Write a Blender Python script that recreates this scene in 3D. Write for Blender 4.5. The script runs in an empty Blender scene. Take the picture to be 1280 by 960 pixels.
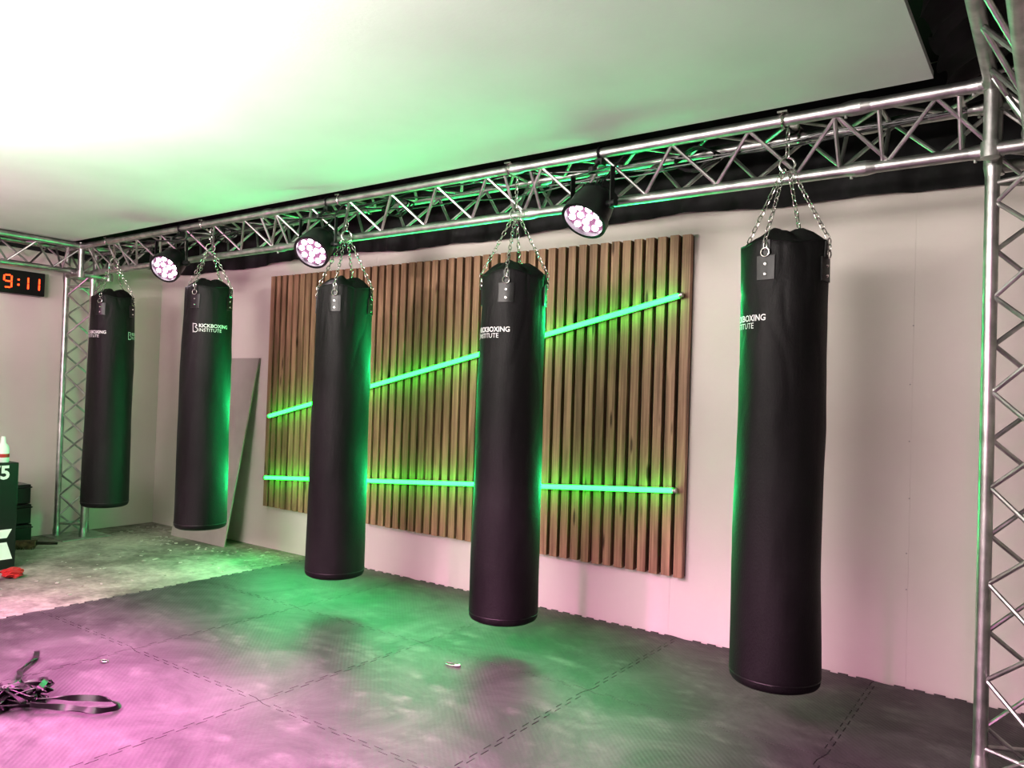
import bpy, bmesh, math, random
from mathutils import Matrix, Vector, noise
random.seed(4)
scn=bpy.context.scene
COL=scn.collection
V=Vector
pi=math.pi

# ------------------------------------------------------------------ materials
def mat(name, base=(.5,.5,.5), rough=.5, metal=0., emit=None, estr=0., spec=None):
    m=bpy.data.materials.new(name); m.use_nodes=True
    b=m.node_tree.nodes['Principled BSDF']
    b.inputs['Base Color'].default_value=(*base,1); b.inputs['Roughness'].default_value=rough
    b.inputs['Metallic'].default_value=metal
    if spec is not None: b.inputs['Specular IOR Level'].default_value=spec
    if emit: b.inputs['Emission Color'].default_value=(*emit,1); b.inputs['Emission Strength'].default_value=estr
    return m
def N(m,t,**k):
    n=m.node_tree.nodes.new(t)
    for a,v in k.items():
        if a in n.inputs.keys(): n.inputs[a].default_value=v
        else: setattr(n,a,v)
    return n
def L(m,a,ao,b,bi): m.node_tree.links.new(a.outputs[ao],b.inputs[bi])
def bs(m): return m.node_tree.nodes['Principled BSDF']
def noisecol(m, c1, c2, scale=5, detail=6, stretch=(1,1,1), lo=.35, hi=.65, bump=0., bscale=None, rough=None):
    tc=N(m,'ShaderNodeTexCoord'); mp=N(m,'ShaderNodeMapping'); mp.inputs['Scale'].default_value=stretch
    L(m,tc,'Object',mp,'Vector')
    n=N(m,'ShaderNodeTexNoise',Scale=scale,Detail=detail); L(m,mp,0,n,'Vector')
    r=N(m,'ShaderNodeValToRGB'); e=r.color_ramp.elements
    e[0].position=lo;e[1].position=hi;e[0].color=(*c1,1);e[1].color=(*c2,1)
    L(m,n,'Fac',r,'Fac'); L(m,r,'Color',bs(m),'Base Color')
    if bump:
        n2=N(m,'ShaderNodeTexNoise',Scale=bscale or scale*6,Detail=4); L(m,mp,0,n2,'Vector')
        bp=N(m,'ShaderNodeBump',Strength=bump,Distance=.01); L(m,n2,'Fac',bp,'Height'); L(m,bp,0,bs(m),'Normal')
    return n,r
M={}
M['wall']=mat('wall_paint',rough=.75); noisecol(M['wall'],(.70,.645,.60),(.75,.695,.65),1.5,bump=.05,bscale=60)
M['ceil']=mat('ceiling_fabric',rough=.8); noisecol(M['ceil'],(.57,.56,.56),(.61,.60,.60),2,bump=.04,bscale=80)
M['black']=mat('black_cloth',(.008,.008,.008),.7); noisecol(M['black'],(.008,.008,.008),(.032,.031,.034),8)
M['voidc']=mat('black_void',(.005,.005,.005),.9)
M['alu']=mat('aluminium',(.72,.72,.70),.38,.95); noisecol(M['alu'],(.36,.36,.35),(.58,.57,.56),14,bump=.05)
M['steel']=mat('chain_steel',(.62,.60,.57),.25,1.)
M['vinyl']=mat('bag_vinyl',(.012,.011,.013),.56,spec=.3); noisecol(M['vinyl'],(.0050,.0045,.005),(.012,.011,.012),5,stretch=(1,1,.4),bump=.2,bscale=220)
M['strap']=mat('strap_leather',(.006,.006,.0065),.4)
M['white']=mat('white_print',(.85,.84,.85),.5)
M['plastic']=mat('black_plastic',(.01,.01,.011),.35)
M['led']=mat('green_led',(.02,.2,.08),.4,emit=(.008,1.,.024),estr=18.)
M['parled']=mat('par_led',(.8,.5,.7),.3,emit=(1,.8,.93),estr=14.)
M['parface']=mat('par_face',(.05,.03,.045),.3,emit=(1,.35,.7),estr=.25)
M['red']=mat('red_digits',(.5,.02,.01),.4,emit=(1,.05,.01),estr=4.)
M['redp']=mat('red_packet',(.45,.03,.03),.4)
M['board']=mat('gypsum_board',rough=.8); noisecol(M['board'],(.36,.33,.30),(.42,.39,.36),3)
M['brown']=mat('brown_bristle',(.12,.06,.035),.8); noisecol(M['brown'],(.06,.03,.02),(.2,.11,.07),30)
M['back']=mat('dark_felt',(.02,.012,.008),.9)
M['filler']=mat('wall_filler',(.42,.39,.37),.9)
M['debris']=mat('plaster_debris',(.6,.57,.53),.9); noisecol(M['debris'],(.25,.23,.2),(.6,.57,.53),12)
# wood
m=M['wood']=mat('oak_slat',rough=.55)
tc=N(m,'ShaderNodeTexCoord'); mp=N(m,'ShaderNodeMapping'); mp.inputs['Scale'].default_value=(14,3,1.0); L(m,tc,'Object',mp,'Vector')
n=N(m,'ShaderNodeTexNoise',Scale=1.6,Detail=8,Distortion=.6); L(m,mp,0,n,'Vector')
r=N(m,'ShaderNodeValToRGB'); e=r.color_ramp.elements; e[0].position=.3;e[1].position=.72;e[0].color=(.23,.125,.08,1);e[1].color=(.53,.315,.215,1); L(m,n,'Fac',r,'Fac')
mp2=N(m,'ShaderNodeMapping'); mp2.inputs['Scale'].default_value=(120,20,2.5); L(m,tc,'Object',mp2,'Vector')
n2=N(m,'ShaderNodeTexNoise',Scale=1.,Detail=5); L(m,mp2,0,n2,'Vector')
mx=N(m,'ShaderNodeMixRGB',blend_type='MULTIPLY'); mx.inputs['Fac'].default_value=.5
r2=N(m,'ShaderNodeValToRGB'); r2.color_ramp.elements[0].position=.35;r2.color_ramp.elements[1].position=.6;r2.color_ramp.elements[0].color=(.35,.3,.27,1); L(m,n2,'Fac',r2,'Fac')
L(m,r,'Color',mx,'Color1');L(m,r2,'Color',mx,'Color2')
mp3=N(m,'ShaderNodeMapping'); mp3.inputs['Scale'].default_value=(13,1,2.2); L(m,tc,'Object',mp3,'Vector')
vo=N(m,'ShaderNodeTexVoronoi',Scale=1.); L(m,mp3,0,vo,'Vector')
r3=N(m,'ShaderNodeValToRGB'); r3.color_ramp.elements[0].position=.06;r3.color_ramp.elements[1].position=.14;r3.color_ramp.elements[0].color=(.15,.1,.08,1);r3.color_ramp.elements[1].color=(1,1,1,1); L(m,vo,'Distance',r3,'Fac')
mx2=N(m,'ShaderNodeMixRGB',blend_type='MULTIPLY'); mx2.inputs['Fac'].default_value=.9; L(m,mx,0,mx2,'Color1'); L(m,r3,'Color',mx2,'Color2'); L(m,mx2,0,bs(m),'Base Color')
bp=N(m,'ShaderNodeBump',Strength=.2,Distance=.004); L(m,n2,'Fac',bp,'Height'); L(m,bp,0,bs(m),'Normal')
# concrete
m=M['conc']=mat('dusty_concrete',rough=.8)
tc=N(m,'ShaderNodeTexCoord')
n=N(m,'ShaderNodeTexNoise',Scale=1.3,Detail=10,Roughness=.7); L(m,tc,'Object',n,'Vector')
r=N(m,'ShaderNodeValToRGB'); e=r.color_ramp.elements; e[0].position=.40;e[1].position=.62;e[0].color=(.15,.135,.12,1);e[1].color=(.46,.42,.38,1); L(m,n,'Fac',r,'Fac')
n2=N(m,'ShaderNodeTexNoise',Scale=25,Detail=6); L(m,tc,'Object',n2,'Vector')
mx=N(m,'ShaderNodeMixRGB',blend_type='OVERLAY'); mx.inputs['Fac'].default_value=.5; L(m,r,'Color',mx,'Color1');L(m,n2,'Fac',mx,'Color2');L(m,mx,0,bs(m),'Base Color')
bp=N(m,'ShaderNodeBump',Strength=.3,Distance=.01); L(m,n2,'Fac',bp,'Height'); L(m,bp,0,bs(m),'Normal')
# rubber mats: three tones
def rubber(name,t):
    m=mat(name,rough=.55)
    tc=N(m,'ShaderNodeTexCoord')
    n=N(m,'ShaderNodeTexNoise',Scale=2.2,Detail=9,Roughness=.72,Distortion=.8); L(m,tc,'Object',n,'Vector')
    r=N(m,'ShaderNodeValToRGB'); e=r.color_ramp.elements; e[0].position=.40;e[1].position=.70
    e[0].color=(.034*t,.031*t,.034*t,1);e[1].color=(.10*t,.093*t,.098*t,1); L(m,n,'Fac',r,'Fac')
    v=N(m,'ShaderNodeTexVoronoi',Scale=4.5); mp=N(m,'ShaderNodeMapping'); mp.inputs['Scale'].default_value=(1,2.3,1); mp.inputs['Rotation'].default_value=(0,0,.6)
    L(m,tc,'Object',mp,'Vector')
    nd=N(m,'ShaderNodeTexNoise',Scale=6.,Detail=6); L(m,tc,'Object',nd,'Vector')
    ad=N(m,'ShaderNodeMixRGB',blend_type='ADD'); ad.inputs['Fac'].default_value=.4; L(m,mp,0,ad,'Color1'); L(m,nd,'Color',ad,'Color2'); L(m,ad,0,v,'Vector')
    r2=N(m,'ShaderNodeValToRGB'); r2.color_ramp.elements[0].position=.1;r2.color_ramp.elements[1].position=.5
    r2.color_ramp.elements[0].color=(.55,.55,.55,1);r2.color_ramp.elements[1].color=(0,0,0,1); L(m,v,'Distance',r2,'Fac')
    n3=N(m,'ShaderNodeTexNoise',Scale=2.4,Detail=10,Roughness=.8); L(m,tc,'Object',n3,'Vector')
    r3=N(m,'ShaderNodeValToRGB'); r3.color_ramp.elements[0].position=.42;r3.color_ramp.elements[1].position=.66; L(m,n3,'Fac',r3,'Fac')
    mu=N(m,'ShaderNodeMixRGB',blend_type='MULTIPLY'); mu.inputs['Fac'].default_value=1; L(m,r2,'Color',mu,'Color1'); L(m,r3,'Color',mu,'Color2')
    mx=N(m,'ShaderNodeMixRGB',blend_type='MIX'); L(m,mu,0,mx,'Fac'); L(m,r,'Color',mx,'Color1'); mx.inputs['Color2'].default_value=(.22,.21,.21,1)
    L(m,mx,0,bs(m),'Base Color')
    ck=N(m,'ShaderNodeTexWave',Scale=25.); ck.bands_direction='DIAGONAL'; L(m,tc,'Object',ck,'Vector')
    nb=N(m,'ShaderNodeTexNoise',Scale=90.,Detail=3); L(m,tc,'Object',nb,'Vector')
    am=N(m,'ShaderNodeMixRGB',blend_type='ADD'); am.inputs['Fac'].default_value=1; L(m,ck,'Color',am,'Color1'); L(m,nb,'Color',am,'Color2')
    bp=N(m,'ShaderNodeBump',Strength=.25,Distance=.002); L(m,am,0,bp,'Height'); L(m,bp,0,bs(m),'Normal')
    return m
M['mat1']=rubber('rubber_a',1.);M['mat2']=rubber('rubber_b',.9);M['mat3']=rubber('rubber_c',1.12)

# ------------------------------------------------------------------ mesh builder
class B:
    def __init__(s): s.v=[];s.f=[];s.mi=[];s.cur=0
    def add(s,vs,fs):
        o=len(s.v); s.v+= [tuple(x) for x in vs]; s.f+=[tuple(i+o for i in f) for f in fs]; s.mi+=[s.cur]*len(fs)
    def tube(s,p,q,r,n=12,r2=None,cap=True):
        p=V(p);q=V(q);d=(q-p).normalized(); a=d.orthogonal().normalized(); b=d.cross(a); r2=r if r2 is None else r2
        vs=[];fs=[]
        for c,rr in((p,r),(q,r2)):
            for i in range(n):
                t=2*pi*i/n; vs.append(c+a*math.cos(t)*rr+b*math.sin(t)*rr)
        for i in range(n):
            j=(i+1)%n; fs.append((i,j,n+j,n+i))
        if cap: fs.append(tuple(range(n))[::-1]); fs.append(tuple(range(n,2*n)))
        s.add(vs,fs)
    def box(s,lo,hi,mtx=None):
        vs=[V((x,y,z)) for x in(lo[0],hi[0]) for y in(lo[1],hi[1]) for z in(lo[2],hi[2])]
        if mtx: vs=[mtx@v for v in vs]
        s.add(vs,[(0,1,3,2),(4,6,7,5),(0,4,5,1),(2,3,7,6),(0,2,6,4),(1,5,7,3)])
    def path(s,pts,r,n=8,closed=False):
        pts=[V(p) for p in pts]; k=len(pts); vs=[];fs=[]; prev=None
        for i,p in enumerate(pts):
            if closed: d=pts[(i+1)%k]-pts[i-1]
            else: d=pts[min(i+1,k-1)]-pts[max(i-1,0)]
            d.normalize()
            a=d.orthogonal() if prev is None else prev-d*prev.dot(d)
            a.normalize(); prev=a; b=d.cross(a)
            for j in range(n):
                t=2*pi*j/n; vs.append(p+a*math.cos(t)*r+b*math.sin(t)*r)
        for i in range(k if closed else k-1):
            for j in range(n):
                i2=(i+1)%k; j2=(j+1)%n
                fs.append((i*n+j,i*n+j2,i2*n+j2,i2*n+j))
        s.add(vs,fs)
    def link(s,c,d,side,ln=.032,w=.02,r=.0022):
        d=V(d).normalized(); side=V(side); side=(side-d*side.dot(d)).normalized()
        pts=[]; h=(ln-w)/2; R=w/2-r
        for i in range(7):
            t=pi*i/6; pts.append(V(c)+d*(h+R*math.sin(t))+side*R*math.cos(t))
        for i in range(7):
            t=pi+pi*i/6; pts.append(V(c)+d*(-h+R*math.sin(t))+side*R*math.cos(t))
        s.path(pts,r,6,True)
    def chain(s,pts,pitch=.024,**k):
        pts=[V(p) for p in pts]; seg=[];tot=0
        for a,b in zip(pts,pts[1:]): seg.append((tot,a,b)); tot+=(b-a).length
        n=max(2,round(tot/pitch))
        for i in range(n):
            x=(i+.5)*tot/n
            for t0,a,b in seg:
                if x<=t0+(b-a).length+1e-9:
                    d=(b-a).normalized(); c=a+d*(x-t0); break
            o=d.orthogonal().normalized(); o2=d.cross(o)
            s.link(c,d,(o+o2*.3) if i%2 else (o2-o*.3),**k)
    def obj(s,name,mats,parent=None,smooth=True,bevel=0):
        me=bpy.data.meshes.new(name); me.from_pydata(s.v,[],s.f)
        if not isinstance(mats,(list,tuple)): mats=[mats]
        for m in mats: me.materials.append(m)
        me.polygons.foreach_set('material_index',s.mi)
        me.update()
        o=bpy.data.objects.new(name,me); COL.objects.link(o)
        if parent: o.parent=parent
        if bevel:
            md=o.modifiers.new('bevel','BEVEL'); md.width=bevel; md.segments=2; md.limit_method='ANGLE'
        if smooth:
            me.polygons.foreach_set('use_smooth',[True]*len(me.polygons))
            me.set_sharp_from_angle(angle=math.radians(40))
        return o
def empty(name,loc=(0,0,0)):
    e=bpy.data.objects.new(name,None); e.empty_display_size=.1; COL.objects.link(e); return e

# ------------------------------------------------------------------ room
WY=4.07; WX=-7.12; WTOP=2.40
def slab(name,lo,hi,m): b=B(); b.box(lo,hi); return b.obj(name,m,smooth=False)
slab('floor',(WX-.1,-4,-.12),(3.1,WY+.1,-.02),M['conc'])
b=B()
xs=[WX,-6.573,-5.373,-4.173,-2.973,-1.773,-.573,.627,1.827,3.0]
for a,c in zip(xs,xs[1:]): b.box((a+.0003,WY,-.02),(c-.0003,WY+.02,WTOP))
b.box((WX-.1,WY+.003,-.02),(3.1,WY+.1,2.95))
b.obj('wall_back',M['wall'],smooth=False)
slab('wall_left',(WX-.1,-4,-.02),(WX,WY+.1,2.95),M['wall'])
slab('wall_right',(3.0,-4,-.02),(3.1,WY+.1,2.95),M['wall'])
slab('wall_front',(WX-.1,-4.1,-.02),(3.1,-4,2.95),M['wall'])
slab('ceiling',(-6.80,-3.9,2.49),(-.39,3.085,2.515),M['ceil'])
slab('ceiling_upper',(WX-.1,-4,2.95),(3.1,WY+.1,3.0),M['voidc'])
b=B()
for z in(.45,.62,.88,1.15,1.42,1.7):
    x=-.573+random.uniform(-.012,.012)
    b.tube((x,WY-.0008,z),(x,WY+.003,z),.0035,8)
b.obj('wall_screws',M['filler'])
def cloth(name,x0,x1,fn,n=160,rows=8):
    vs=[];fs=[]
    for i in range(n+1):
        t=i/n
        for j in range(rows+1): vs.append(fn(t,j/rows))
    for i in range(n):
        for j in range(rows):
            a=i*(rows+1)+j; fs.append((a,a+rows+1,a+rows+2,a+1))
    bb=B(); bb.add(vs,fs); return bb.obj(name,M['black'])
def fn(t,s):
    X=WX+.02+(3.-WX-.05)*t
    zb=2.345+.012*math.sin(X*2.3)+.008*math.sin(X*7.1+1)
    return (X,WY-.03+.012*math.sin(X*19)*(1-s*.5)+.008*math.sin(X*41),zb+(2.93-zb)*s)
cloth('black_curtain',0,1,fn,300)
def fn(t,s):
    Y=-3.9+(WY+3.85)*t
    return (WX+.03+.012*math.sin(Y*19),Y,2.40+.01*math.sin(Y*5)+(.52)*s)
cloth('black_curtain',0,1,fn,200)
def fn(t,s):
    Y=3.45-6.*t
    sag=.05*abs(math.sin(Y*9.5))
    return (-.37+.24*s+.012*math.sin(Y*30),Y,2.53+.2*s**.6-sag*math.sin(pi*s)+.015*math.sin(Y*40+s*4))
cloth('black_curtain',0,1,fn,260)

# ------------------------------------------------------------------ jigsaw mats
b=B()
def edge(p,q,side):
    p=V(p);q=V(q);d=(q-p);n=V((-d.y,d.x,0)).normalized(); Ln=d.length;d.normalize()
    K=22; a=.04; w=(Ln-2*a)/K; h=.010; fl=.003; out=[p]
    for k in range(K):
        s=1 if k%2 else -1
        out.append(p+d*(a+k*w-fl)+n*h*s); out.append(p+d*(a+(k+1)*w+fl)+n*h*s)
    return out
X0=-4.70;Y0=4.04
for i in range(7):
    for j in range(7):
        x=X0+i; y=Y0-j-1
        pts=edge((x,y,0),(x+1,y,0),1)
        pts+=edge((x+1,y,0),(x+1,y+1,0),1)
        top=edge((x,y+1,0),(x+1,y+1,0),1)+[V((x+1,y+1,0))]
        lef=edge((x,y,0),(x,y+1,0),1)+[V((x,y+1,0))]
        pts+= top[::-1][:-1]+lef[::-1][:-1]
        c=V((x+.5,y+.5,0)); pts=[c+(p-c)*.9965 for p in pts]
        n=len(pts)
        vs=[(p.x,p.y,0) for p in pts]+[(p.x,p.y,-.019) for p in pts]
        b.cur=(i*2+j*3+(i*j)%2)%3
        b.add(vs,[tuple(range(n))]+[((k+1)%n,k,n+k,n+(k+1)%n) for k in range(n)])
b.obj('rubber_floor_mats',[M['mat1'],M['mat2'],M['mat3']],smooth=False)

# ------------------------------------------------------------------ trusses
R=.024; rd=.0085
def truss(name,A,Bp,offs,half=.17,couplers=()):
    b=B(); A=V(A);Bp=V(Bp); d=Bp-A; Ln=d.length; d.normalize()
    for o in offs: b.tube(A+V(o),Bp+V(o),R,16)
    n=int(Ln/half); st=Ln/n
    for k in range(len(offs)):
        o1=V(offs[k]);o2=V(offs[(k+1)%len(offs)]); dd=(o2-o1).normalized()*R*.7
        for i in range(n):
            a=A+d*(st*i); c=A+d*(st*(i+1))
            if i%2: b.tube(a+o2-dd,c+o1+dd,rd,8)
            else: b.tube(a+o1+dd,c+o2-dd,rd,8)
    for s in list(couplers)+[.02,Ln-.02]:
        for o in offs:
            c=A+d*s+V(o)
            b.tube(c-d*.055,c-d*.02,R,16,R+.006); b.tube(c-d*.02,c+d*.02,R+.006,16); b.tube(c+d*.02,c+d*.055,R+.006,16,R)
            b.tube(c+V((.0,-.0,.0))-d*.035,c-d*.035+V((0,0,-R-.012)),.006,8)
        for side in(-.08,.08):
            if 0<s+side<Ln:
                for k in range(len(offs)):
                    b.tube(A+d*(s+side)+V(offs[k]),A+d*(s+side)+V(offs[(k+1)%len(offs)]),rd,8)
    return b.obj(name,M['alu'])
YF,YB,YM=3.14,3.38,3.26; ZT,ZB=2.455,2.25
truss('lighting_truss',(-6.76,0,0),(-.215,0,0),[(0,YF,ZT),(0,YB,ZT),(0,YM,ZB)],couplers=(.5,2.5,4.5,6.1))
truss('lighting_truss',(0,YF,0),(0,-3.6,0),[(-7.0,0,ZT),(-6.76,0,ZT),(-6.88,0,ZB)],couplers=(2.,4.))
truss('lighting_truss',(0,YF,0),(0,-3.6,0),[(-.215,0,ZT),(.025,0,ZT),(-.095,0,ZB)],couplers=(2.,4.))
def corner(name,x0,x1):
    b=B()
    P=[V((x,y,z)) for x in(x0,x1) for y in(YF,YB) for z in(ZB-.03,ZT)]
    for i,j in((0,1),(2,3),(4,5),(6,7),(0,2),(1,3),(4,6),(5,7),(0,4),(1,5),(2,6),(3,7)): b.tube(P[i],P[j],R,14)
    for i,j in((0,3),(4,7),(1,4),(3,6),(1,7),(0,6)): b.tube(P[i],P[j],rd,8)
    for p in P: b.tube(p-V((0,0,.028)),p+V((0,0,.028)),.031,14)
    return b.obj(name,M['alu'])
corner('truss_corner_block',-7.0,-6.76); corner('truss_corner_block',-.215,.025)
truss('truss_tower',(0,0,-.01),(0,0,ZB-.02),[(-7.0,YF,0),(-6.79,YM,0),(-7.0,YB,0)])
truss('truss_tower',(0,0,-.0),(0,0,ZB-.02),[(-.215,YM,0),(.0,YF-.0,0),(.0,YB,0)])
b=B(); b.box((-7.08,3.06,-.019),(-6.7,3.46,-.011)); b.obj('truss_base_plate',M['alu'],smooth=False)
b=B()
for k in range(3):
    pts=[]
    for i in range(140):
        X=-6.7+6.4*i/139
        pts.append((X,3.2+.035*k+.02*math.sin(X*3+k*2),ZT-.03-.012*k+.03*math.sin(X*1.7+k)-.02*abs(math.sin(X*4.2+k))))
    b.path(pts,.0045,6)
for x in(-1.35,-3.2,-4.9):
    for q in range(3):
        b.path([(x+.09*math.cos(t*2*pi/20)*(1+q*.08),3.24+.02*q+.02*math.sin(t),ZT-.06+.045*math.sin(t*2*pi/20)) for t in range(20)],.005,6,True)
b.obj('power_cables',M['plastic'])

# ------------------------------------------------------------------ slat panel
b=B(); PX0,PX1,PZ0,PZ1=-5.365,-1.68,.332,2.236
ns=50; w=.052; st=(PX1-PX0-w)/(ns-1)
for i in range(ns):
    x=PX0+i*st; z=random.uniform(-.002,.002)
    b.box((x,4.016,PZ0+z),(x+w,4.052,PZ1+z))
sl=b.obj('slats',M['wood'],smooth=False,bevel=.0015)
b=B(); b.box((PX0+.004,4.052,PZ0+.004),(PX1-.004,WY-.001,PZ1-.004)); bk=b.obj('backing',M['back'],smooth=False)
e=empty('wood_slat_panel'); sl.parent=e; bk.parent=e
def ledtube(A,Bp,power):
    e=empty('led_tube'); b=B(); b.tube(A,Bp,.0145,14); o=b.obj('diffuser',M['led'],e)
    b=B(); A=V(A);Bp=V(Bp); d=(Bp-A).normalized()
    b.tube(A-d*.02,A,.016,14); b.tube(Bp,Bp+d*.02,.016,14)
    s=V((0,0,1))-d*d.z; s.normalize()
    p=[A,Bp]
    vs=[q+V((0,y,0))+s*k for q in p for (y,k) in((.012,-.013),(.012,.013),(.036,.013),(.036,-.013))]
    b.add(vs,[(0,1,2,3),(7,6,5,4),(0,4,5,1),(1,5,6,2),(2,6,7,3),(3,7,4,0)])
    b.obj('channel',M['alu'],e)
    # the row of diodes shining out of the front of the profile
    l=bpy.data.lights.new('led_row','AREA'); l.shape='RECTANGLE'; l.size=(Bp-A).length-.01; l.size_y=.010; l.energy=power; l.color=(.03,1,.32)
    o=bpy.data.objects.new('led_row',l); COL.objects.link(o); o.parent=e
    n=V((0,1,0)); y=n.cross(d)
    mt=Matrix((d,y,n)).transposed().to_4x4(); mt.translation=(A+Bp)/2+V((0,-.0155,0)); o.matrix_world=mt
ledtube((-5.27,3.975,1.081),(-1.723,3.975,1.890),36)
ledtube((-5.289,3.975,.576),(-1.727,3.975,.814),36)

# ------------------------------------------------------------------ text helper
def textmesh(s,size,bold=.0,align='LEFT'):
    cu=bpy.data.curves.new('t','FONT'); cu.body=s; cu.size=size; cu.offset=bold; cu.align_x=align; cu.resolution_u=3
    o=bpy.data.objects.new('t',cu); COL.objects.link(o)
    dg=bpy.context.evaluated_depsgraph_get(); dg.update()
    me=bpy.data.meshes.new_from_object(o.evaluated_get(dg))
    vs=[v.co.copy() for v in me.vertices]; fs=[tuple(p.vertices) for p in me.polygons]
    bpy.data.objects.remove(o); bpy.data.meshes.remove(me)
    return vs,fs

# ------------------------------------------------------------------ punching bags
def bag(X,z0,z1,strapoff,textoff,seed,tz,ringz,Y=3.2):
    rnd=random.Random(seed); e=empty('punching_bag'); R0=.172
    phi=math.atan2(-Y,-X); sa=phi+math.radians(strapoff)
    ph=[rnd.uniform(0,6.28) for _ in range(8)]
    def rad(th,z):
        u=(z-z0)/(z1-z0)
        r=R0*(1.03-.065*u)
        r+=.003*math.sin(2*th+ph[0]+u*3)*u+.004*math.sin(4.3*z+ph[1])*math.sin(th+ph[2])
        k=min(1,max(0,(u-.84)/.16))
        r+= k*k*(.004*math.cos(4*(th-sa))-.003)+.003*k*math.sin(7*th+ph[3])*math.sin(z*9+ph[5])
        c=V((math.cos(th)*1.1,math.sin(th)*1.1,z*2.2+seed*7))
        r+=.0075*noise.noise(c)*(.4+u*.8)+.0028*noise.noise(V((c.x*2.5,c.y*2.5,z*7+seed)))*(.2+u)
        # soft creases in the cloth, strongest below the rim
        cr=noise.noise(V((c.x*1.6+5,c.y*1.6,z*3.1+seed*3)))
        r-=.0045*math.exp(-(cr/.07)**2)*(.12+.88*max(0,(u-.45)/.55)**1.5)
        return r
    ns=120; b=B()
    prof=[(.0,-.012),(.5,-.010),(.86,-.004),(.95,.004),(.985,.014),(1.0,.03)]
    zs=[z0+.03+(z1-z0-.03)*i/100 for i in range(1,101)]
    vs=[]
    def P(th,r,z): return (X+r*math.cos(th),Y+r*math.sin(th),z)
    for k,dz in prof:
        for i in range(ns):
            th=2*pi*i/ns; vs.append(P(th,max(.001,k*rad(th,z0+.03)),z0+dz))
    def lift(th): return .006*math.cos(4*(th-sa))+.004*math.sin(3*th+ph[7])
    for z in zs:
        for i in range(ns):
            th=2*pi*i/ns; u=max(0,(z-(z1-.12))/.12)
            vs.append(P(th,rad(th,z),z+u*u*lift(th)))
    for k,dz in((.985,.004),(.95,.009),(.84,.024),(.70,.042),(.5,.060),(.3,.064),(.12,.062),(.01,.060)):
        for i in range(ns):
            th=2*pi*i/ns
            fold=(1-k)*k*.03*math.cos(4*(th-sa))+(1-k)*k*.015*math.sin(9*th+ph[3])
            vs.append(P(th,k*rad(th,z1),z1+dz+fold+lift(th)*k))
    nr=len(vs)//ns; fs=[]
    for j in range(nr-1):
        for i in range(ns):
            a=j*ns+i;c=j*ns+(i+1)%ns; fs.append((a,c,c+ns,a+ns))
    b.add(vs,fs); b.obj('body',M['vinyl'],e)
    b=B()
    b.path([P(2*pi*i/72,rad(2*pi*i/72,z0+.035)+.0005,z0+.035) for i in range(72)],.0022,6,True)
    b.path([P(2*pi*i/72,rad(2*pi*i/72,z1)*.985,z1+.004+lift(2*pi*i/72)) for i in range(72)],.0035,6,True)
    b.obj('seam',M['strap'],e)
    bs_=B(); br=B()
    top=V((X,Y,ringz))
    for q in range(4):
        th=sa+q*pi/2
        def patch(za,zb,wd,th0,off,taper=1.):
            vs=[];n=6
            L3=((za,1.),((za+zb)/2,(1+taper)/2),(zb,taper))
            for zz,kk in L3:
                for i in range(n+1):
                    t=th0+(i/n-.5)*wd*kk/R0; vs.append(P(t,rad(t,min(zz,z1))+off,zz))
            fs=[]
            for j in range(2):
                for i in range(n): a=j*(n+1)+i; fs.append((a,a+1,a+n+2,a+n+1))
            o=len(vs); vs2=[]
            for zz,kk in L3:
                for i in range(n+1):
                    t=th0+(i/n-.5)*wd*kk/R0; vs2.append(P(t,rad(t,min(zz,z1))-.002,zz))
            ring=[i for i in range(n+1)]+[n+(n+1)*j for j in(1,2)]+[2*(n+1)+i for i in range(n-1,-1,-1)]+[(n+1)]
            for a,c in zip(ring,ring[1:]+ring[:1]): fs.append((c,a,a+o,c+o))
            bs_.add(vs+vs2,fs)
        patch(z1-.15,z1-.055,.074,th,.007)
        patch(z1-.13,z1+.008,.036,th,.0048,.85)
        for zz in(z1-.128,z1-.088):
            r0=rad(th,zz); br.tube(P(th,r0+.006,zz),P(th,r0+.0115,zz),.0075,12,.005)
        zr=z1-.042; r0=rad(th,zr)+.012
        c=V(P(th,r0,zr)); tdir=V((-math.sin(th),math.cos(th),0)); up=V((0,0,1))
        br.path([c+tdir*.017*math.cos(t*2*pi/16)+up*.017*math.sin(t*2*pi/16) for t in range(16)],.0028,6,True)
        p1=c+up*.012; p2=V(P(th,rad(th,z1)+.010,z1+.012)); p3=top+V((math.cos(th)*.02,math.sin(th)*.02,-.022))
        br.chain([p1,p2,p3])
    rg=.03
    vd=V((-X,-Y,0)).normalized(); sd=V((-vd.y,vd.x,0))
    br.path([top+sd*rg*math.cos(t*2*pi/24)+V((0,0,1))*rg*math.sin(t*2*pi/24) for t in range(24)],.0045,8,True)
    hook=V((X,Y,ZT+.0))
    br.chain([top+V((0,0,.03)),hook-V((0,0,.02))],ln=.034,w=.021,r=.003)
    br.box((X-.02,YF-.03,ZT+.0245),(X+.02,YB+.03,ZT+.0315))
    br.tube((X,Y,ZT+.032),(X,Y,ZT-.03),.007,10)
    for yy in(YF,YB):
        br.path([(X,yy+.029*math.cos(t*2*pi/18),ZT-.001+.029*math.sin(t*2*pi/18)) for t in range(18)],.0055,6,True)
    bs_.obj('straps',M['strap'],e); br.obj('chains',M['steel'],e)
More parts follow.
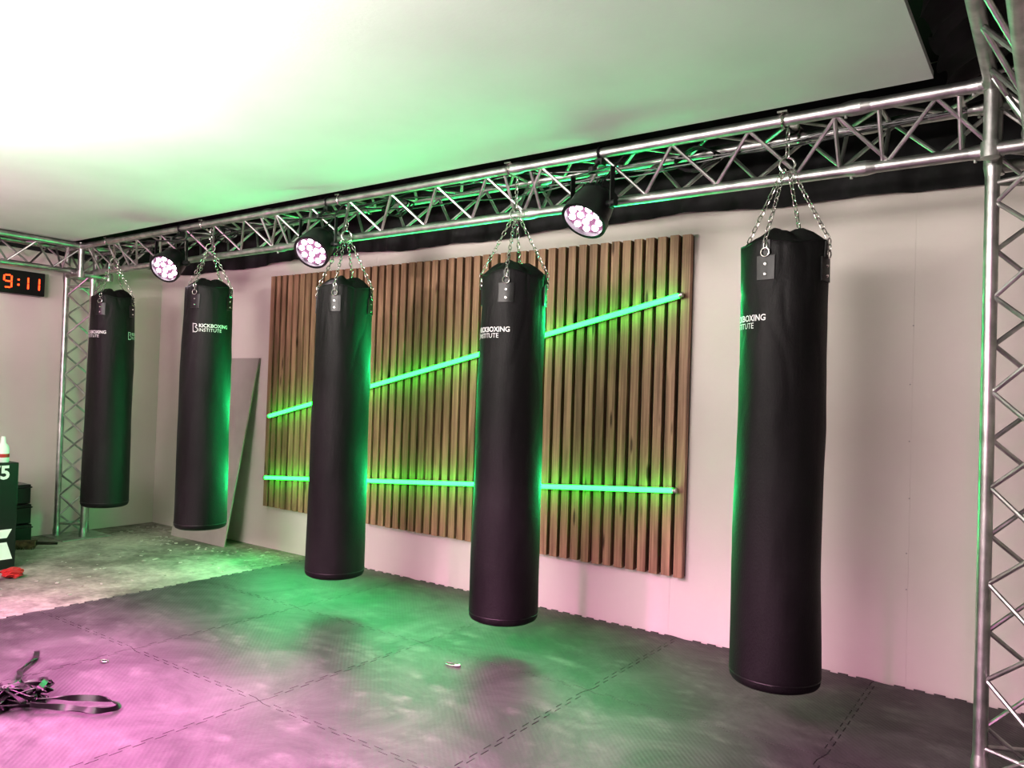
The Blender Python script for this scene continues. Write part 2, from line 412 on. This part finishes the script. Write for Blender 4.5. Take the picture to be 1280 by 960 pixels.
    if textoff is not None:
        offs=textoff if isinstance(textoff,(list,tuple)) else [textoff]
        for to in offs:
            tc_=phi+math.radians(to); b=B(); zt=tz
            parts=[]
            for s,sz,bo,dx,dz in(("KICKBOXING",.035,.0007,-.075,0.),("INSTITUTE",.033,.0,-.075,-.030)):
                v,f=textmesh(s,sz,bo); parts.append(([V((p.x+dx,p.y+dz,0)) for p in v],f))
            for vv,f in parts:
                b.add([P(tc_+p.x/R0,rad(tc_+p.x/R0,zt+p.y)+.0016,zt+p.y) for p in vv],f)
            def stroke(pts,wd=.0035):
                pts=[V((x,y,0)) for x,y in pts]
                for a,c in zip(pts,pts[1:]):
                    d=(c-a).normalized(); n=V((-d.y,d.x,0))*wd/2
                    q=[a+n,a-n,c-n,c+n]
                    b.add([P(tc_+p.x/R0,rad(tc_+p.x/R0,zt+p.y)+.0018,zt+p.y) for p in q],[(0,1,2,3)])
            stroke([(-.098+.016*math.cos(t),-.018+.016*math.sin(t)) for t in [(-2.6+.35*i) for i in range(13)]],.004)
            stroke([(-.112,.024),(-.092,.022),(-.086,.010),(-.100,.004)],.004)
            stroke([(-.116,.028),(-.114,-.038)],.0035)
            b.obj('logo_print',M['white'],e,smooth=False)
bag(-6.32,.314,2.00,-30,[-60,84],1,1.70,2.30)
bag(-4.98,.305,2.00,-32,5,2,1.715,2.30)
bag(-3.56,.195,1.92,-19,None,3,1.6,2.25)
bag(-2.295,.178,1.915,-12,-50,4,1.62,2.24)
bag(-.931,.185,1.945,-25,-69,5,1.635,2.29)

# ------------------------------------------------------------------ PAR cans
def par(X,Z,dr,power,Y=3.07):
    e=empty('stage_par_light'); c=V((X,Y,Z)); d=V(dr).normalized()
    xax=V((0,0,1)).cross(d).normalized(); yax=d.cross(xax)
    mt=Matrix((xax,yax,d)).transposed().to_4x4(); mt.translation=c
    b=B(); n=32
    prof=[(.0,-.095),(.055,-.095),(.078,-.08),(.092,-.045),(.099,.0),(.102,.055),(.110,.058),(.110,.090),(.095,.090),(.090,.07)]
    vs=[mt@V((r*math.cos(2*pi*i/n),r*math.sin(2*pi*i/n),z)) for r,z in prof for i in range(n)]
    fs=[(j*n+i,j*n+(i+1)%n,(j+1)*n+(i+1)%n,(j+1)*n+i) for j in range(len(prof)-1) for i in range(n)]
    b.add(vs,fs)
    for k in range(-4,5):
        b.box((k*.016-.002,-.06,-.11),(k*.016+.002,.06,-.07),mt)
    for s in(-1,1):
        p=c+xax*s*.122
        m2=Matrix((xax,V((0,0,1)).cross(xax)*-1,V((0,0,1)))).transposed().to_4x4(); m2.translation=p
        b.box((-.0025,-.014,-.02),(.0025,.014,.165),m2)
        b.tube(c+xax*s*.09,c+xax*s*.145,.016,12)
    m2.translation=c
    b.box((-.1245,-.014,.160),(.1245,.014,.166),m2)
    top=V((X,YF,ZT)); 
    b.tube(c+V((0,0,.16)),c+V((0,0,.185)),.02,10)
    b.tube(c+V((0,0,.175)),top+V((0,0,-.03)),.008,8)
    b.path([(X,YF+.029*math.cos(t*2*pi/18),ZT+.029*math.sin(t*2*pi/18)) for t in range(18)],.006,6,True)
    b.box((X-.018,YF-.02,ZT-.06),(X+.018,YF+.02,ZT-.028))
    b.path([mt@V((0,.02,-.08)),mt@V((0,.05,-.13)),c+V((.04,.05,.14)),V((X+.1,YF+.03,ZT-.02)),V((X+.2,YF+.06,ZT))],.005,6)
    b.obj('housing',M['plastic'],e)
    b=B(); b.tube(mt@V((0,0,.064)),mt@V((0,0,.068)),.092,32); b.obj('face',M['parface'],e)
    b=B()
    for rr,k in((.025,3),(.068,9)):
        for i in range(k):
            t=2*pi*i/k; a=V((rr*math.cos(t),rr*math.sin(t),.068)); b.tube(mt@a,mt@(a+V((0,0,.008))),.0165,12,.014)
    b.obj('leds',M['parled'],e)
    o=spot('par_or_fill_beam',c+d*.12,d,power,PK,80); o.parent=e
def spot(name,loc,d,power,col,ang,blend=.9,soft=.08):
    l=bpy.data.lights.new(name,'SPOT'); l.energy=power; l.color=col; l.spot_size=math.radians(ang); l.spot_blend=blend; l.shadow_soft_size=soft
    o=bpy.data.objects.new(name,l); COL.objects.link(o); o.matrix_world=Matrix.Translation(V(loc))@(-V(d)).to_track_quat('Z','Y').to_matrix().to_4x4()
    return o
PK=(1,.19,.66)
par(-1.775,2.185,(-.12,-.55,-.80),330)
par(-3.67,2.180,(.22,-.66,-.62),330)
par(-5.265,2.19,(.32,-.68,-.55),300)
# unseen bare spots added to wash floor, wall and ceiling in pink
def aim(a,b_): return V(b_)-V(a)
for a,t,p,ang in(((-5.0,.2,2.35),(-4.2,1.5,0),330,88),((-2.9,-.1,2.35),(-2.4,1.2,0),600,84),((-1.3,-.5,2.35),(-1.6,1.1,0),560,78),
                 ((.3,-1.0,2.2),(.5,4.0,.3),70,50),((-5.6,.4,1.5),(-5.8,2.3,2.49),70,100)):
    spot('par_or_fill_beam',a,aim(a,t),p,PK,ang,1.)

# ------------------------------------------------------------------ clock
e=empty('digital_wall_clock'); b=B(); b.box((WX+.002,2.32,2.02),(WX+.10,2.976,2.215)); b.obj('case',M['plastic'],e,bevel=.006)
b=B(); fx=WX+.102
def seg(y0,z0,h,w,s):
    t=.011; g=.003
    S={'a':(0,h,w,h),'b':(w,h/2,w,h),'c':(w,0,w,h/2),'d':(0,0,w,0),'e':(0,0,0,h/2),'f':(0,h/2,0,h),'g':(0,h/2,w,h/2)}
    for k in s:
        a0,b0,a1,b1=S[k]
        if b0==b1: b.box((fx-.002,y0+a0+g+t/2,z0+b0-t/2),(fx+.001,y0+a1-g-t/2,z0+b0+t/2))
        else: b.box((fx-.002,y0+a0-t/2,z0+b0+g),(fx+.001,y0+a0+t/2,z0+b1-g))
z=2.066; h=.10
seg(2.665,z,h,.055,'abcdfg')
for zz in(z+.03,z+.072): b.box((fx-.002,2.765,zz-.007),(fx+.001,2.779,zz+.007))
seg(2.79,z,h,.055,'bc'); seg(2.875,z,h,.055,'bc')
b.obj('digits',M['red'],e,smooth=False)

# ------------------------------------------------------------------ leaning board
b=B()
lo=[V((-6.40,3.83,-.02)),V((-5.61,3.83,-.02)),V((-5.53,4.045,1.56)),V((-6.32,4.045,1.56))]
nrm=V((0,.0125,0)); b.add([*lo,*[p+nrm for p in lo]],[(0,1,2,3),(7,6,5,4),(0,4,5,1),(1,5,6,2),(2,6,7,3),(3,7,4,0)])
b.obj('leaning_plasterboard',M['board'],smooth=False,bevel=.002)

# ------------------------------------------------------------------ plyo box with bottle
e=empty('plyometric_jump_box'); b=B(); b.box((-6.5,1.82,-.019),(-5.99,2.42,.725)); b.obj('box',M['plastic'],e,bevel=.006)
b=B()
v,f=textmesh('75',.13,.004); b.add([(-5.988,2.235+p.x,.615+p.y) for p in v],f)
b.add([(-5.988,2.28,.05),(-5.988,2.40,.05),(-5.988,2.36,.17),(-5.988,2.32,.17)],[(0,1,2,3)])
b.add([(-5.988,2.28,.20),(-5.988,2.36,.2),(-5.988,2.39,.26),(-5.988,2.30,.26)],[(0,1,2,3)])
b.obj('label',M['white'],e,smooth=False)
def lathe(b,c,prof,n=24):
    c=V(c); vs=[c+V((r*math.cos(2*pi*i/n),r*math.sin(2*pi*i/n),z)) for r,z in prof for i in range(n)]
    b.add(vs,[(j*n+i,j*n+(i+1)%n,(j+1)*n+(i+1)%n,(j+1)*n+i) for j in range(len(prof)-1) for i in range(n)])
e=empty('cleaning_bottle'); b=B(); c=(-6.06,2.34,.726)
lathe(b,c,[(.001,0),(.036,0),(.04,.008),(.04,.09),(.034,.115),(.017,.135),(.015,.16),(.012,.18),(.001,.182)]); b.obj('bottle',M['white'],e)
b=B(); lathe(b,c,[(.0405,.035),(.0405,.06)]); b.obj('label',M['redp'],e)

# stacked tool cases
e=empty('stacked_tool_cases'); b=B()
for k,(z0,z1) in enumerate(((-.019,.14),(.145,.30),(.305,.46))):
    b.box((-7.08,2.50,z0),(-6.80-.02*k,2.86,z1)); b.box((-6.80-.02*k,2.62,z0+.06),(-6.785-.02*k,2.74,z0+.09))
    b.box((-7.08,2.49,z1-.03),(-6.795-.02*k,2.87,z1-.018))
b.obj('cases',M['plastic'],e,bevel=.006)
# hand broom
e=empty('hand_broom'); b=B(); 
mt=Matrix.Translation((-6.57,2.80,.0))@Matrix.Rotation(.9,4,'Z')
b.box((-.16,-.035,.0),(.0,.035,.045),mt)
for i in range(40):
    x=-.155+.15*(i%20)/19; y=-.03 if i<20 else .02
    b.tube(mt@V((x,y,.01)),mt@V((x-.004,y+random.uniform(-.01,.01)-.01,-.018)),.004,5,.002)
b.obj('brush',M['brown'],e)
b=B(); b.tube(mt@V((0,0,.025)),mt@V((.15,0,.02)),.013,10,.010); b.obj('handle',M['back'],e)
bm=bmesh.new(); bmesh.ops.create_icosphere(bm,subdivisions=3,radius=1)
rr=random.Random(5)
for v in bm.verts:
    k=1+rr.uniform(-.22,.22); v.co=V((v.co.x*.085*k,v.co.y*.06*k,v.co.z*.03*k))
me=bpy.data.meshes.new('crumpled_packet'); bm.to_mesh(me); bm.free(); me.materials.append(M['redp']); o=bpy.data.objects.new('crumpled_packet',me); o.location=(-5.72,2.30,.01); COL.objects.link(o)

# strap pile
def ribbon(b,pts,w=.024,tw=0.,th=.002):
    pts=[V(p) for p in pts]; vs=[];k=len(pts)
    for i,p in enumerate(pts):
        d=(pts[min(i+1,k-1)]-pts[max(i-1,0)]).normalized(); side=d.cross(V((0,0,1))).normalized(); up=side.cross(d)
        a=tw+ .8*math.sin(i*.21+tw*3); s=side*math.cos(a)+up*math.sin(a); n=s.cross(d)
        for q in(s*w/2+n*th,s*w/2-n*th,-s*w/2-n*th,-s*w/2+n*th): 
            z=p+q; z.z=max(z.z,.001); vs.append(z)
    fs=[(i*4+j,i*4+(j+1)%4,i*4+4+(j+1)%4,i*4+4+j) for i in range(k-1) for j in range(4)]
    b.add(vs,fs)
def spline(cps,n=14):
    c=[V(p) for p in cps]; c=[c[0]]+c+[c[-1]]; out=[]
    for i in range(1,len(c)-2):
        for k in range(n):
            t=k/n; a,b_,d,e_=c[i-1],c[i],c[i+1],c[i+2]
            out.append(.5*((2*b_)+(-a+d)*t+(2*a-5*b_+4*d-e_)*t*t+(-a+3*b_-3*d+e_)*t**3))
    out.append(c[-2]); return out
b=B(); rr=random.Random(9)
for k in range(7):
    cp=[]; cx,cy=-3.42+rr.uniform(-.05,.05),1.41+rr.uniform(-.04,.04)
    for i in range(9):
        a=rr.uniform(0,6.28); ra=rr.uniform(.04,.16)
        cp.append((cx+ra*math.cos(a)*.9,cy+ra*math.sin(a)*.8,rr.uniform(.012,.065)))
    ribbon(b,spline(cp),.022,rr.uniform(0,2))
ribbon(b,spline([(-3.33,1.43,.03),(-3.23,1.53,.03),(-3.12,1.62,.025),(-3.03,1.62,.02),(-3.05,1.55,.02),(-3.16,1.49,.02),(-3.28,1.40,.03)]),.024,1.2)
ribbon(b,spline([(-3.5,1.45,.05),(-3.62,1.5,.03),(-3.75,1.56,.02),(-3.86,1.66,.012),(-3.98,1.72,.006)]),.024,.2)
b.obj('webbing_strap_pile',M['strap'])
b=B(); c=V((-2.37,2.88,.006))
b.path([c+V((.028*math.cos(t*2*pi/20)*(1+.2*math.cos(t*2*pi/20)),.014*math.sin(t*2*pi/20),.0)) for t in range(20)],.004,8,True)
b.tube(c+V((.03,0,.0)),c+V((.055,.01,.004)),.008,10)
b.obj('steel_carabiner',M['steel'])
b=B(); c=V((-3.62,1.86,.005))
b.path([c+V((.02*math.cos(t*2*pi/16),.012*math.sin(t*2*pi/16),.0)) for t in range(16)],.004,8,True); b.obj('steel_carabiner',M['steel'])
b=B(); rr=random.Random(3)
for i in range(420):
    if i<260: x=rr.uniform(-7.0,-4.85); y=4.0-abs(rr.gauss(0,.25)); 
    else: x=rr.uniform(-6.9,-4.85); y=rr.uniform(1.2,3.9)
    if -6.5<x<-5.5 and y>3.75: continue
    if x<-5.6 and y<2.5: continue
    if x<-6.5 and 2.4<y<3.5: continue
    s=rr.uniform(.003,.013); a=rr.uniform(0,3)
    m2=Matrix.Translation((x,y,-.0195))@Matrix.Rotation(a,4,'Z')
    b.box((-s,-s*rr.uniform(.4,1),0),(s,s*rr.uniform(.3,1),s*.5),m2)
b.obj('plaster_debris',M['debris'],smooth=False)

# ------------------------------------------------------------------ lights
def area(name,loc,dr,sx,sy,e,col):
    l=bpy.data.lights.new(name,'AREA'); l.shape='RECTANGLE'; l.size=sx; l.size_y=sy; l.energy=e; l.color=col
    o=bpy.data.objects.new(name,l); o.location=loc; o.rotation_euler=(-V(dr)).to_track_quat('Z','Y').to_euler(); COL.objects.link(o); return o
area('uplight',(-3.5,.2,1.80),(0,.15,1),.5,.4,150,(1,.93,.87))
area('uplight',(-2.0,-.1,1.80),(0,.15,1),.5,.4,90,(1,.94,.89))
area('fill_light',(-2.2,-3.2,2.2),(0,.98,0),3.4,.6,150,(1,.90,.87))  # added area light behind the camera, brightens the back wall
w=bpy.data.worlds.new('world'); scn.world=w; w.use_nodes=True; w.node_tree.nodes['Background'].inputs[0].default_value=(.05,.05,.05,1)

# ------------------------------------------------------------------ camera
psi,pit,rol=[math.radians(a) for a in(35.5393,.9658,1.8405)]
F=V((-math.sin(psi)*math.cos(pit),math.cos(psi)*math.cos(pit),math.sin(pit)))
r0=V((math.cos(psi),math.sin(psi),0)); u0=r0.cross(F)
r=math.cos(rol)*r0+math.sin(rol)*u0; u=math.cos(rol)*u0-math.sin(rol)*r0
cd=bpy.data.cameras.new('camera'); cam=bpy.data.objects.new('camera',cd); COL.objects.link(cam)
mt=Matrix((r,u,-F)).transposed().to_4x4(); mt.translation=V((0,0,1.3)); cam.matrix_world=mt
cd.sensor_width=36; cd.lens=960.84/1280*36; cd.clip_start=.02
scn.camera=cam
scn.view_settings.view_transform='Standard'
for lk in('Medium High Contrast','Medium Contrast','None'):
    try:
        scn.view_settings.look=lk; break
    except Exception: pass
scn.view_settings.exposure=.32
